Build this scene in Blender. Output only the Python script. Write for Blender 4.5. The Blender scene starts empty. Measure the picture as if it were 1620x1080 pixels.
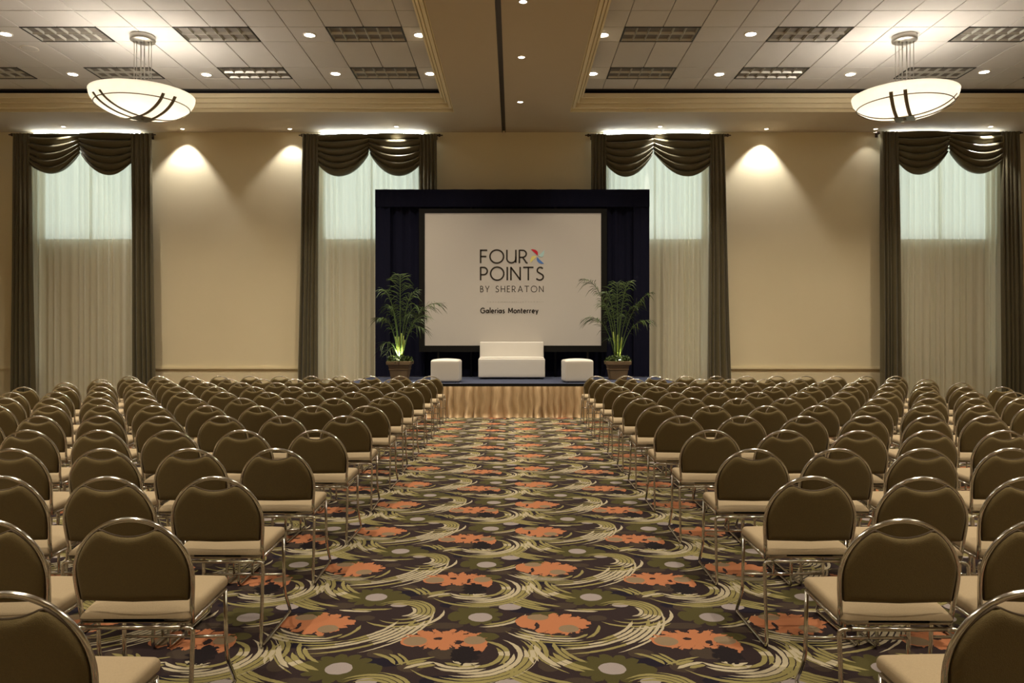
import bpy, bmesh, math, random
from mathutils import Vector, Matrix
random.seed(7)
R = math.radians
PI = math.pi
sc = bpy.context.scene
COL = sc.collection

# ------------------------------------------------------------------ camera, world, exposure
H = 1.445                      # eye height
F = 1210.0                     # focal length in pixels of the 1620 wide frame
cam_d = bpy.data.cameras.new('camera')
cam = bpy.data.objects.new('camera', cam_d)
COL.objects.link(cam)
cam.location = (0, 0, H)
cam.rotation_euler = (PI / 2, 0, 0)
cam_d.sensor_width = 36
cam_d.lens = 36 * F / 1620
cam_d.shift_x = -2 / 1620
cam_d.shift_y = -6 / 1620
cam_d.clip_start = 0.05
cam_d.clip_end = 200
sc.camera = cam

w = bpy.data.worlds.new('world')
sc.world = w
w.use_nodes = True
bg = w.node_tree.nodes['Background']
bg.inputs[0].default_value = (0.93, 0.98, 0.94, 1)
bg.inputs[1].default_value = 1.15

sc.view_settings.view_transform = 'Standard'
sc.view_settings.look = 'None'
sc.view_settings.exposure = 0.62
sc.view_settings.gamma = 1
sc.view_settings.use_curve_mapping = False

P_DOWN = 300       # downlights in the tile fields, in view
P_DOWN_NEAR = 420  # unseen bare lamps added nearer than the frame shows
P_BEAM = 60        # small lamps in the middle soffit
P_CHAND = 62
WARM = (1.0, 0.87, 0.66)

def P(px, py, d):
    """a point of the room that stands d metres ahead, seen at a pixel of the photograph"""
    return Vector(((px - 812) * d / F, d, H - (py - 534) * d / F))

# ------------------------------------------------------------------ helpers
def link(name, bm, mat, parent=None, smooth=True, loc=None):
    me = bpy.data.meshes.new(name)
    bm.to_mesh(me)
    bm.free()
    if mat is not None:
        for mm in (mat if isinstance(mat, (list, tuple)) else [mat]):
            me.materials.append(mm)
    if smooth:
        me.polygons.foreach_set('use_smooth', [True] * len(me.polygons))
    o = bpy.data.objects.new(name, me)
    COL.objects.link(o)
    if loc is not None: o.location = loc
    if parent is not None: o.parent = parent
    return o

def tag(o, label=None, cat=None, group=None, kind=None):
    if label: o['label'] = label
    if cat: o['category'] = cat
    if group: o['group'] = group
    if kind: o['kind'] = kind
    return o

def empty(name, loc, label=None, cat=None, group=None, rz=0, kind=None):
    o = bpy.data.objects.new(name, None)
    o.empty_display_size = .1
    COL.objects.link(o)
    o.location = loc
    o.rotation_euler = (0, 0, rz)
    return tag(o, label, cat, group, kind)

def inst(src, name, parent, loc=(0, 0, 0), rot=(0, 0, 0), scale=(1, 1, 1)):
    o = bpy.data.objects.new(name, src.data if hasattr(src, 'data') else src)
    COL.objects.link(o)
    o.parent = parent
    o.location = loc; o.rotation_euler = rot; o.scale = scale
    return o

def copy_tree(o, parent=None):
    c = o.copy(); COL.objects.link(c); c.parent = parent
    for ch in o.children: copy_tree(ch, c)
    return c

def bm_box(bm, a, b, mi=0):
    x0, y0, z0 = a; x1, y1, z1 = b
    v = [bm.verts.new(p) for p in ((x0,y0,z0),(x1,y0,z0),(x1,y1,z0),(x0,y1,z0),(x0,y0,z1),(x1,y0,z1),(x1,y1,z1),(x0,y1,z1))]
    for q in ((0,3,2,1),(4,5,6,7),(0,1,5,4),(1,2,6,5),(2,3,7,6),(3,0,4,7)):
        f = bm.faces.new([v[i] for i in q]); f.material_index = mi

def box(name, a, b, mat, parent=None, bevel=0):
    bm = bmesh.new(); bm_box(bm, a, b)
    if bevel:
        bmesh.ops.bevel(bm, geom=bm.edges[:], offset=bevel, segments=2, affect='EDGES')
    return link(name, bm, mat, parent, smooth=False)

def rbox(sx, sy, sz, r, crown=0.0, n=8, k=3):
    """rounded box centred on the origin; crown lifts the middle of the top"""
    bm = bmesh.new()
    hx, hy, hz = sx / 2, sy / 2, sz / 2
    def axis(h):
        out = [-h + r * i / k for i in range(k)]
        m = max(2, n)
        out += [-(h - r) + 2 * (h - r) * i / m for i in range(m + 1)]
        out += [h - r + r * (i + 1) / k for i in range(k)]
        return out
    ax = [axis(hx), axis(hy), axis(hz)]
    hh = (hx, hy, hz)
    for fa in range(3):
        ua, va = [a for a in range(3) if a != fa]
        for s in (-1, 1):
            grid = []
            for u in ax[ua]:
                row = []
                for v in ax[va]:
                    p = [0, 0, 0]; p[fa] = s * hh[fa]; p[ua] = u; p[va] = v
                    c = [max(-(hh[i] - r), min(hh[i] - r, p[i])) for i in range(3)]
                    dv = Vector(p) - Vector(c)
                    if dv.length > 1e-9: dv = dv.normalized() * r
                    q = Vector(c) + dv
                    if crown and q.z > 0:
                        q.z += crown * max(0, 1 - (q.x / hx) ** 2) ** .6 * max(0, 1 - (q.y / hy) ** 2) ** .6 * (q.z / hz)
                    row.append(bm.verts.new(q))
                grid.append(row)
            for i in range(len(grid) - 1):
                for j in range(len(grid[0]) - 1):
                    bm.faces.new((grid[i][j], grid[i+1][j], grid[i+1][j+1], grid[i][j+1]))
    bmesh.ops.remove_doubles(bm, verts=bm.verts[:], dist=1e-5)
    bmesh.ops.recalc_face_normals(bm, faces=bm.faces[:])
    return bm

def tube(bm, pts, r, sides=8, closed=False, caps=True):
    """round bar swept along a polyline; r may be a list"""
    pts = [Vector(p) for p in pts]
    n = len(pts)
    rs = r if isinstance(r, (list, tuple)) else [r] * n
    T = []
    for i in range(n):
        a = pts[(i - 1) % n] if (closed or i > 0) else pts[i]
        b = pts[(i + 1) % n] if (closed or i < n - 1) else pts[i]
        T.append((b - a).normalized())
    up = Vector((0, 0, 1)) if abs(T[0].z) < .9 else Vector((1, 0, 0))
    nrm = (up - T[0] * up.dot(T[0])).normalized()
    rings = []
    for i in range(n):
        nrm = (nrm - T[i] * nrm.dot(T[i])).normalized()
        bn = T[i].cross(nrm)
        rings.append([bm.verts.new(pts[i] + (nrm * math.cos(2*PI*j/sides) + bn * math.sin(2*PI*j/sides)) * rs[i]) for j in range(sides)])
    for i in range(n if closed else n - 1):
        A, B = rings[i], rings[(i + 1) % n]
        for j in range(sides):
            bm.faces.new((A[j], A[(j+1) % sides], B[(j+1) % sides], B[j]))
    if caps and not closed:
        bm.faces.new(rings[0][::-1]); bm.faces.new(rings[-1])

def bend(pts, rad, seg=5):
    """polyline with its corners rounded by arcs (quadratic)"""
    pts = [Vector(p) for p in pts]
    out = [pts[0]]
    for i in range(1, len(pts) - 1):
        a, b, c = pts[i-1], pts[i], pts[i+1]
        rr = rad[i-1] if isinstance(rad, (list, tuple)) else rad
        rr = min(rr, (a-b).length * .49, (c-b).length * .49)
        p = b + (a-b).normalized() * rr; q = b + (c-b).normalized() * rr
        for t in range(seg + 1):
            t /= seg
            out.append(p * (1-t)**2 + b * 2*t*(1-t) + q * t*t)
    out.append(pts[-1])
    return out

def lathe(bm, prof, seg=32, cap0=False, cap1=False, c=(0, 0, 0), mi=0):
    rings = []
    for r, z in prof:
        rings.append([bm.verts.new((c[0] + r*math.cos(2*PI*j/seg), c[1] + r*math.sin(2*PI*j/seg), c[2] + z)) for j in range(seg)])
    for A, B in zip(rings, rings[1:]):
        for j in range(seg):
            f = bm.faces.new((A[j], A[(j+1) % seg], B[(j+1) % seg], B[j])); f.material_index = mi
    if cap0: bm.faces.new(rings[0][::-1]).material_index = mi
    if cap1: bm.faces.new(rings[-1]).material_index = mi

def sheet(bm, nu, nv, fn, mi=0):
    g = [[bm.verts.new(fn(i / nu, j / nv)) for j in range(nv + 1)] for i in range(nu + 1)]
    for i in range(nu):
        for j in range(nv):
            f = bm.faces.new((g[i][j], g[i+1][j], g[i+1][j+1], g[i][j+1])); f.material_index = mi

# ------------------------------------------------------------------ materials
def mat(name, col, rough=.6, metal=0, bump=0, bscale=200, var=0, vscale=4, spec=.5, sheen=0, rnd=0):
    m = bpy.data.materials.new(name); m.use_nodes = True
    nt = m.node_tree; b = nt.nodes['Principled BSDF']
    b.inputs['Roughness'].default_value = rough
    b.inputs['Metallic'].default_value = metal
    b.inputs['Specular IOR Level'].default_value = spec
    if sheen: b.inputs['Sheen Weight'].default_value = sheen
    tc = nt.nodes.new('ShaderNodeTexCoord')
    n = nt.nodes.new('ShaderNodeTexNoise'); n.inputs['Scale'].default_value = vscale; n.inputs['Detail'].default_value = 4
    nt.links.new(tc.outputs['Object'], n.inputs['Vector'])
    mx = nt.nodes.new('ShaderNodeMix'); mx.data_type = 'RGBA'
    lo = [c * (1 - var) for c in col]; hi = [min(1, c * (1 + var)) for c in col]
    mx.inputs[6].default_value = (*lo, 1); mx.inputs[7].default_value = (*hi, 1)
    nt.links.new(n.outputs['Fac'], mx.inputs[0])
    out = mx.outputs[2]
    if rnd:
        oi = nt.nodes.new('ShaderNodeObjectInfo')
        mr = nt.nodes.new('ShaderNodeMapRange'); mr.inputs[3].default_value = 1 - rnd; mr.inputs[4].default_value = 1 + rnd
        nt.links.new(oi.outputs['Random'], mr.inputs[0])
        hs = nt.nodes.new('ShaderNodeHueSaturation')
        nt.links.new(mr.outputs[0], hs.inputs['Value']); nt.links.new(out, hs.inputs['Color'])
        out = hs.outputs[0]
    nt.links.new(out, b.inputs['Base Color'])
    if bump:
        n2 = nt.nodes.new('ShaderNodeTexNoise'); n2.inputs['Scale'].default_value = bscale; n2.inputs['Detail'].default_value = 3
        nt.links.new(tc.outputs['Object'], n2.inputs['Vector'])
        bp = nt.nodes.new('ShaderNodeBump'); bp.inputs['Strength'].default_value = bump; bp.inputs['Distance'].default_value = .004
        nt.links.new(n2.outputs['Fac'], bp.inputs['Height']); nt.links.new(bp.outputs[0], b.inputs['Normal'])
    return m

def emit(name, col, s):
    m = bpy.data.materials.new(name); m.use_nodes = True
    nt = m.node_tree; nt.nodes.clear()
    e = nt.nodes.new('ShaderNodeEmission'); e.inputs[0].default_value = (*col, 1); e.inputs[1].default_value = s
    o = nt.nodes.new('ShaderNodeOutputMaterial'); nt.links.new(e.outputs[0], o.inputs[0])
    return m

def cloth_trans(name, col, trans, transp=0.0, var=.1):
    """thin cloth that passes light"""
    m = bpy.data.materials.new(name); m.use_nodes = True
    nt = m.node_tree; nt.nodes.clear()
    d = nt.nodes.new('ShaderNodeBsdfDiffuse'); t = nt.nodes.new('ShaderNodeBsdfTranslucent')
    tc = nt.nodes.new('ShaderNodeTexCoord'); mp = nt.nodes.new('ShaderNodeMapping'); mp.inputs['Scale'].default_value = (14, 14, .15)
    n = nt.nodes.new('ShaderNodeTexNoise'); n.inputs['Scale'].default_value = 1.0; n.inputs['Detail'].default_value = 3
    nt.links.new(tc.outputs['Object'], mp.inputs[0]); nt.links.new(mp.outputs[0], n.inputs['Vector'])
    mx = nt.nodes.new('ShaderNodeMix'); mx.data_type = 'RGBA'
    mx.inputs[6].default_value = (*[c * (1 - var) for c in col], 1); mx.inputs[7].default_value = (*[min(1, c * (1 + var)) for c in col], 1)
    nt.links.new(n.outputs['Fac'], mx.inputs[0])
    nt.links.new(mx.outputs[2], d.inputs[0]); nt.links.new(mx.outputs[2], t.inputs[0])
    a = nt.nodes.new('ShaderNodeMixShader'); a.inputs[0].default_value = trans
    nt.links.new(d.outputs[0], a.inputs[1]); nt.links.new(t.outputs[0], a.inputs[2])
    o = nt.nodes.new('ShaderNodeOutputMaterial')
    if transp:
        tr = nt.nodes.new('ShaderNodeBsdfTransparent')
        c = nt.nodes.new('ShaderNodeMixShader'); c.inputs[0].default_value = transp
        nt.links.new(a.outputs[0], c.inputs[1]); nt.links.new(tr.outputs[0], c.inputs[2])
        nt.links.new(c.outputs[0], o.inputs[0])
    else:
        nt.links.new(a.outputs[0], o.inputs[0])
    return m

M = {}
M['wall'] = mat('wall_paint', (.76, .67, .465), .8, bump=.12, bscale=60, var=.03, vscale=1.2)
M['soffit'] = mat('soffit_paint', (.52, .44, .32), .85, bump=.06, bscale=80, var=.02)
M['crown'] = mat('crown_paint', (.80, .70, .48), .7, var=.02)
M['tile'] = mat('ceiling_tile', (.58, .555, .53), .9, bump=.3, bscale=350, var=.03, vscale=6, rnd=.035)
M['grid'] = mat('ceiling_grid', (.16, .14, .12), .7)
M['reveal'] = mat('painted_gap_shade', (.012, .009, .007), .9)  # shade of the ceiling gap, put into the colour
M['track'] = mat('partition_track', (.10, .085, .07), .5, metal=.3)
M['drape'] = mat('olive_drape', (.098, .082, .041), .36, bump=.08, bscale=300, var=.1, vscale=3, sheen=.25)
M['sheer'] = cloth_trans('sheer_cloth', (.92, .89, .76), .42, .17, var=.14)
M['rod'] = mat('curtain_rod', (.05, .03, .02), .4, metal=.4)
M['frame'] = mat('window_frame', (.55, .52, .46), .5)
M['shade'] = mat('blackout_shade', (.62, .55, .42), .8)
M['chrome'] = mat('chrome', (.62, .60, .57), .16, metal=1)
M['seat'] = mat('seat_fabric', (.355, .272, .168), .9, bump=.5, bscale=420, var=.12, vscale=160, sheen=.05, rnd=.04)
M['back'] = mat('shaded_back_fabric', (.118, .083, .027), .85, bump=.5, bscale=420, var=.14, vscale=140, sheen=.03, rnd=.06)  # chair fabric darkened: the shade on the backs is put into its colour
M['piping'] = mat('piping', (.06, .038, .018), .8)
M['white'] = mat('white_leatherette', (.68, .65, .61), .42, bump=.05, bscale=300, var=.02)
M['navy'] = mat('navy_drape', (.0060, .0065, .0190), .9, bump=.1, bscale=300, var=.1, spec=.12)
M['black'] = mat('black_vinyl', (.006, .0055, .005), .7, spec=.2)
M['deck'] = mat('stage_carpet', (.028, .036, .075), .95, bump=.4, bscale=300, var=.2, vscale=30)
M['skirt'] = mat('stage_skirt', (.50, .345, .19), .6, bump=.06, bscale=200, var=.06, sheen=.2)
M['bronze'] = mat('brushed_bronze', (.22, .19, .13), .35, metal=.85)
M['nickel'] = mat('brushed_nickel', (.42, .40, .36), .35, metal=.9)
M['pot'] = mat('terracotta_pot', (.23, .155, .08), .75, bump=.3, bscale=60, var=.15)
M['soil'] = mat('soil', (.03, .022, .015), .95, bump=.6, bscale=50)
M['leaf'] = mat('palm_leaf', (.050, .085, .014), .5, var=.3, vscale=8)
M['stem'] = mat('palm_stem', (.22, .27, .035), .5, var=.2, vscale=10)
M['white_trim'] = mat('white_trim', (.75, .70, .62), .5)
M['louver'] = mat('louver_aluminium', (.48, .47, .43), .42, metal=.5)
M['blackmetal'] = mat('black_metal', (.03, .028, .025), .5, metal=.3)
M['lamp'] = emit('lamp_glow', (1.0, .90, .74), 14)
M['lamp_soft'] = emit('lamp_glow_soft', (1.0, .88, .80), 3.2)
M['cove'] = emit('cove_tube', (.88, .96, 1.0), 17)
M['uplamp'] = emit('uplight_glow', (1.0, .95, .6), 9)
M['bowl'] = cloth_trans('alabaster_glass', (.95, .92, .86), .62, var=.04)
M['ink'] = mat('print_dark', (.030, .022, .014), .8)
M['ink2'] = mat('print_brown', (.055, .042, .028), .8)
M['faint'] = mat('print_faint', (.36, .34, .29), .8)
M['p_red'] = mat('print_red', (.55, .01, .03), .8)
M['p_cyan'] = mat('print_pale_blue', (.45, .66, .68), .8)
M['p_yel'] = mat('print_yellow', (.75, .66, .22), .8)
M['p_blue'] = mat('print_blue', (.09, .22, .60), .8)
# projected picture: a matt white screen that gives off a little warm light of its own
ms = mat('screen_picture', (.42, .38, .325), .9, var=.03, vscale=.5)
b_ = ms.node_tree.nodes['Principled BSDF']
b_.inputs['Emission Color'].default_value = (.92, .80, .68, 1)
b_.inputs['Emission Strength'].default_value = .06
M['screen'] = ms

# --- carpet: brush-stroke swirls, orange blooms, olive flowers and grey discs on a repeat of 1.196 x 0.918 m
def carpet_material():
    m = bpy.data.materials.new('swirl_carpet'); m.use_nodes = True
    nt = m.node_tree; L = nt.links.new
    def nd(t): return nt.nodes.new(t)
    def mth(op, a, b=None, c=None):
        n = nd('ShaderNodeMath'); n.operation = op
        for i, v in enumerate((a, b, c)):
            if v is None: continue
            if isinstance(v, (int, float)): n.inputs[i].default_value = v
            else: L(v, n.inputs[i])
        return n.outputs[0]
    geo = nd('ShaderNodeTexCoord')
    sep0 = nd('ShaderNodeSeparateXYZ'); L(geo.outputs['Object'], sep0.inputs[0])
    nz = nd('ShaderNodeTexNoise'); nz.inputs['Scale'].default_value = 26; nz.inputs['Detail'].default_value = 2; nz.inputs['Roughness'].default_value = .6
    L(geo.outputs['Object'], nz.inputs['Vector'])
    sepn = nd('ShaderNodeSeparateColor'); L(nz.outputs['Color'], sepn.inputs[0])
    def warp(amp):
        x = mth('MULTIPLY_ADD', mth('SUBTRACT', sepn.outputs[0], .5), amp, sep0.outputs[0])
        y = mth('MULTIPLY_ADD', mth('SUBTRACT', sepn.outputs[1], .5), amp, sep0.outputs[1])
        return x, y
    X0, Y0 = warp(.010)
    X1, Y1 = warp(.075)
    X2, Y2 = warp(.024)
    XY3 = warp(.085)
    PX, PY = 1.196, .918
    def loc(x, y, cx, cy, ox=.5, oy=.5):
        dx = mth('WRAP', mth('SUBTRACT', x, cx), PX * ox, PX * (ox - 1))
        dy = mth('WRAP', mth('SUBTRACT', y, cy), PY * oy, PY * (oy - 1))
        return dx, dy
    def ell(cx, cy, rx, ry, ragged=0):
        x, y = ((X0, Y0), (X2, Y2), (X1, Y1))[ragged]
        dx, dy = loc(x, y, cx, cy)
        dx = mth('DIVIDE', dx, rx); dy = mth('DIVIDE', dy, ry)
        return mth('LESS_THAN', mth('MULTIPLY_ADD', dx, dx, mth('MULTIPLY', dy, dy)), 1.0)
    def mx(*a):
        r = a[0]
        for q in a[1:]: r = mth('MAXIMUM', r, q)
        return r
    def petals(cx, cy, rx, ry, n, depth, ph=0, xy=None):
        """ragged flower: ellipse whose radius pulses with angle"""
        dx, dy = loc(*(xy or (X2, Y2)), cx, cy)
        dx = mth('DIVIDE', dx, rx); dy = mth('DIVIDE', dy, ry)
        r = mth('SQRT', mth('MULTIPLY_ADD', dx, dx, mth('MULTIPLY', dy, dy)))
        a = mth('ARCTAN2', dy, dx)
        t = mth('ABSOLUTE', mth('SINE', mth('MULTIPLY_ADD', a, n / 2, ph)))
        lim = mth('MULTIPLY_ADD', mth('POWER', t, .6), depth, 1 - depth)
        return mth('LESS_THAN', r, lim)
    def fam(cx, cy, r0, r1, amid, half, sp, k=0, seed=0, wd=.8, hl=None, ox=.5, oy=.5, hlw=.25):
        dx, dy = loc(X0, Y0, cx, cy, ox, oy)
        r = mth('SQRT', mth('MULTIPLY_ADD', dx, dx, mth('MULTIPLY', dy, dy)))
        a = mth('WRAP', mth('SUBTRACT', mth('ARCTAN2', dy, dx), R(amid)), PI, -PI)
        s = mth('MULTIPLY_ADD', a, -k, r) if k else r
        inr = mth('LESS_THAN', mth('ABSOLUTE', mth('SUBTRACT', s, (r0 + r1) / 2)), (r1 - r0) / 2)
        S = mth('DIVIDE', mth('SUBTRACT', s, r0), sp)
        i = mth('FLOOR', S); f = mth('FRACT', S)
        wn = nd('ShaderNodeTexWhiteNoise'); wn.noise_dimensions = '1D'
        L(mth('ADD', i, seed * 37.3 + .5), wn.inputs['W'])
        sw = nd('ShaderNodeSeparateColor'); L(wn.outputs['Color'], sw.inputs[0])
        lim = mth('MULTIPLY_ADD', sw.outputs[0], R(half) * .45, R(half) * .38)
        off = mth('MULTIPLY_ADD', sw.outputs[1], R(half) * .8, -R(half) * .4)
        t = mth('DIVIDE', mth('SUBTRACT', a, off), lim)
        prof = mth('MULTIPLY', mth('SUBTRACT', 1.0, mth('MULTIPLY', t, t)), wd)
        prof = mth('MINIMUM', mth('MULTIPLY', prof, 1.6), wd)
        hit = mth('LESS_THAN', mth('MULTIPLY', mth('ABSOLUTE', mth('SUBTRACT', f, .5)), 2), prof)
        mask = mth('MULTIPLY', hit, inr)
        if hl is None:
            h = mth('GREATER_THAN', sw.outputs[2], .80)
        else:
            h = mth('LESS_THAN', mth('ABSOLUTE', mth('SUBTRACT', a, R(hl - amid))), hlw)
            h = mth('MAXIMUM', h, mth('GREATER_THAN', sw.outputs[2], .85))
        return mask, mth('MULTIPLY', h, mask)
    col = None
    def lay(c, mask):
        nonlocal col
        n = nd('ShaderNodeMix'); n.data_type = 'RGBA'
        if col is None: n.inputs[6].default_value = (.036, .022, .024, 1)
        else: L(col, n.inputs[6])
        n.inputs[7].default_value = (*c, 1); L(mask, n.inputs[0]); col = n.outputs[2]
    navy = mx(ell(-.30, 3.22, .10, .05, 1), ell(.20, 3.62, .12, .06, 1), ell(.10, 4.06, .12, .05, 1), ell(.62, 3.42, .10, .06, 1))
    lay((.014, .010, .022), navy)
    brown = mx(ell(.285, 3.503, .062, .042), ell(.585, 3.503, .06, .05), ell(.431, 3.944, .052, .038), ell(-.074, 3.79, .065, .04),
               ell(.274, 4.125, .07, .045), ell(-.45, 3.36, .06, .055), ell(-.30, 3.50, .09, .06, 1), ell(-.35, 3.84, .10, .04), ell(.16, 3.38, .05, .07), ell(-.29, 4.10, .05, .05))
    lay((.066, .046, .034), brown)
    olive = mx(petals(.433, 3.345, .165, .150, 13, .28), petals(-.19, 3.985, .135, .150, 11, .3, 1), ell(.295, 3.37, .045, .05, 1), ell(.575, 3.33, .05, .055, 1),
               ell(.165, 4.0, .07, .035, 1), ell(-.14, 3.70, .07, .05, 1), ell(-.30, 3.97, .04, .07, 1))
    lay((.088, .076, .026), olive)
    lay((.40, .345, .345), mx(ell(-.17, 3.955, .062, .062), ell(.433, 3.343, .060, .060), ell(-.018, 4.107, .060, .047), ell(.578, 4.135, .045, .030)))
    fams = [
        fam(-.19, 3.50, .125, .305, -28, 118, .0290, k=-.010, seed=1, wd=.82, hl=0, hlw=.15),
        fam(-.22, 3.52, .130, .225, -95, 62, .030, seed=12, wd=.7, hl=-75, hlw=.3),
        fam(.60, 4.03, .060, .185, -15, 160, .0245, k=.012, seed=2, wd=.8, hl=-35, hlw=.3),
        fam(.30, 4.10, .40, .585, -56, 42, .028, k=-.12, seed=3, wd=.72, hl=-50, oy=.2),
        fam(.25, 3.98, .265, .375, -98, 58, .0270, seed=4, wd=.6, hl=-125, hlw=.25),
        fam(.20, 3.85, .185, .250, -38, 36, .030, seed=5, wd=.6),
        fam(.50, 3.63, .325, .425, -144, 30, .030, seed=6, wd=.9, hl=-140, hlw=.06),
        fam(.35, 3.60, .40, .51, -126, 28, .027, seed=7, wd=.85),
        fam(.46, 3.50, .345, .395, 190, 28, .026, seed=8, wd=.6, hl=200),
        fam(-.17, 4.07, .205, .262, -62, 52, .028, seed=9, wd=.7),
        fam(.43, 4.60, .520, .575, -93, 19, .026, seed=10, wd=.8, oy=.2),
        fam(.50, 3.33, .165, .245, 42, 34, .030, seed=11, wd=.7),
        fam(-.20, 3.47, .070, .125, -85, 75, .026, seed=14, wd=.7, hl=-60),
        fam(.60, 4.03, .190, .255, -62, 75, .026, seed=15, wd=.75),
        fam(-.19, 3.50, .300, .360, 32, 46, .028, seed=16, wd=.8),
        fam(.50, 3.63, .27, .325, -150, 26, .026, seed=17, wd=.8),
        fam(.25, 3.98, .375, .43, -75, 34, .026, seed=18, wd=.65, hl=-60),
        fam(-.30, 3.15, .22, .32, 118, 24, .028, seed=13, wd=.85),
    ]
    k = fams[0][0]; h = fams[0][1]
    for a, b in fams[1:]: k = mth('MAXIMUM', k, a); h = mth('MAXIMUM', h, b)
    lay((.33, .285, .115), k)
    lay((.56, .49, .35), h)
    orange = mx(petals(.215, 3.865, .165, .150, 13, .40, .6, XY3), ell(.065, 3.895, .052, .085, 1), ell(.315, 3.885, .080, .045, 2),
                petals(-.335, 3.665, .205, .125, 15, .48, .3, XY3), ell(-.475, 3.64, .062, .060), ell(-.165, 3.60, .042, .095, 1))
    cut = mx(ell(.119, 3.84, .010, .045, 1), ell(-.36, 3.675, .022, .016, 1), ell(-.26, 3.63, .018, .03, 2))
    lay((.54, .21, .10), mth('MULTIPLY', orange, mth('SUBTRACT', 1.0, cut)))
    lay((.30, .215, .135), mx(ell(.126, 3.955, .055, .042), ell(.275, 3.80, .050, .050), ell(-.468, 3.645, .056, .055), ell(-.185, 3.655, .052, .050)))
    lay((.016, .011, .014), petals(-.222, 3.485, .072, .105, 9, .30, 0, XY3))
    # pile
    nf = nd('ShaderNodeTexNoise'); nf.inputs['Scale'].default_value = 330; nf.inputs['Detail'].default_value = 2
    L(geo.outputs['Object'], nf.inputs['Vector'])
    hs = nd('ShaderNodeHueSaturation'); L(col, hs.inputs['Color'])
    L(mth('MULTIPLY_ADD', nf.outputs['Fac'], .60, .36), hs.inputs['Value'])
    b = nt.nodes['Principled BSDF']; L(hs.outputs[0], b.inputs['Base Color'])
    b.inputs['Roughness'].default_value = .95; b.inputs['Specular IOR Level'].default_value = .15; bp = nd('ShaderNodeBump'); bp.inputs['Strength'].default_value = .4; bp.inputs['Distance'].default_value = .004
    L(nf.outputs['Fac'], bp.inputs['Height']); L(bp.outputs[0], b.inputs['Normal'])
    return m
M['carpet'] = carpet_material()

# ------------------------------------------------------------------ the room
YW = 17.03                     # far wall
YN = -3.0                      # wall behind the camera
XW = 12.6
ZS = H + 4.573                 # soffit
ZT = H + 4.955                 # tile field
WIN = [(-10.55, -8.37), (-4.26, -2.08), (2.08, 4.26), (8.48, 10.64)]
WZ0, WZ1 = .60, 5.86

fl = box('floor', (-XW, YN, -.06), (XW, YW, 0), M['carpet']); tag(fl, kind='structure')
# far wall with four window openings, joined from blocks
bm = bmesh.new()
xs = [-XW]
for a, b in WIN: xs += [a, b]
xs.append(XW)
for i in range(0, len(xs), 2): bm_box(bm, (xs[i], YW, 0), (xs[i+1], YW + .22, 6.6))
for a, b in WIN:
    bm_box(bm, (a, YW, 0), (b, YW + .22, WZ0)); bm_box(bm, (a, YW, WZ1), (b, YW + .22, 6.6))
tag(link('wall_far', bm, M['wall'], smooth=False), kind='structure')
tag(box('wall_left', (-XW - .2, YN, 0), (-XW, YW + .22, 6.6), M['wall']), kind='structure')
tag(box('wall_right', (XW, YN, 0), (XW + .2, YW + .22, 6.6), M['wall']), kind='structure')
tag(box('wall_near', (-XW - .2, YN - .2, 0), (XW + .2, YN, 6.6), M['wall']), kind='structure')

# chair rail and baseboard along the far wall, interrupted by the windows' drapery
bm = bmesh.new()
for i in range(0, len(xs), 2):
    a, b = xs[i], xs[i+1]
    bm_box(bm, (a, YW - .035, .745), (b, YW, .80)); bm_box(bm, (a, YW - .022, .728), (b, YW, .745)); bm_box(bm, (a, YW - .022, .80), (b, YW, .812))
bmesh.ops.bevel(bm, geom=bm.edges[:], offset=.006, segments=2, affect='EDGES')
tag(link('trim_1', bm, M['crown'], smooth=False), kind='structure')
bm = bmesh.new(); bm_box(bm, (-XW, YW - .018, 0), (XW, YW, .11)); bm_box(bm, (-XW, YW - .012, .11), (XW, YW, .13))
tag(link('baseboard_far', bm, M['crown'], smooth=False), kind='structure')
for s, n in ((-1, 'left'), (1, 'right')):
    a, b = sorted((s * XW, s * (XW - .018)))
    tag(box('baseboard_' + n, (a, YN, 0), (b, YW, .12), M['crown']), kind='structure')
    a, b = sorted((s * XW, s * (XW - .035)))
    tag(box('trim_2' if s < 0 else 'trim_3', (a, YN, .745), (b, YW, .80), M['crown'], bevel=.006), kind='structure')

# ceiling: dropped soffits round two tiled recesses
RL, RR = -1.204, 1.153          # edges of the middle soffit
YR = 15.49                      # near edge of the far soffit
XO = 11.2
YB = -1.6
ceiling = empty('ceiling', (0, 0, 0), kind='structure')
bm = bmesh.new()
TH = .06
bm_box(bm, (-XW, YR, ZS), (-.245, YW, ZS + TH)); bm_box(bm, (-.175, YR, ZS), (XW, YW, ZS + TH))
bm_box(bm, (-XW, YN, ZS), (XW, YB, ZS + TH))
bm_box(bm, (-XW, YB, ZS), (-XO, YR, ZS + TH))
bm_box(bm, (XO, YB, ZS), (XW, YR, ZS + TH))
bm_box(bm, (RL, YB, ZS), (-.245, YR, ZS + TH))
bm_box(bm, (-.175, YB, ZS), (RR, YR, ZS + TH))
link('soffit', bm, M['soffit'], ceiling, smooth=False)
bm = bmesh.new()                                     # the partition track slot that runs along the middle soffit
bm_box(bm, (-.245, YB, ZS + .035), (-.175, YW, ZS + .06))
bm_box(bm, (-.252, YB, ZS - .006), (-.238, YW, ZS + .05)); bm_box(bm, (-.182, YB, ZS - .006), (-.168, YW, ZS + .05))
link('partition_track', bm, M['track'], ceiling, smooth=False)
bm = bmesh.new()
bm_box(bm, (-XW, YN, ZT + .03), (XW, YW, ZT + .06))
link('ceiling_slab', bm, M['grid'], ceiling, smooth=False)

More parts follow.
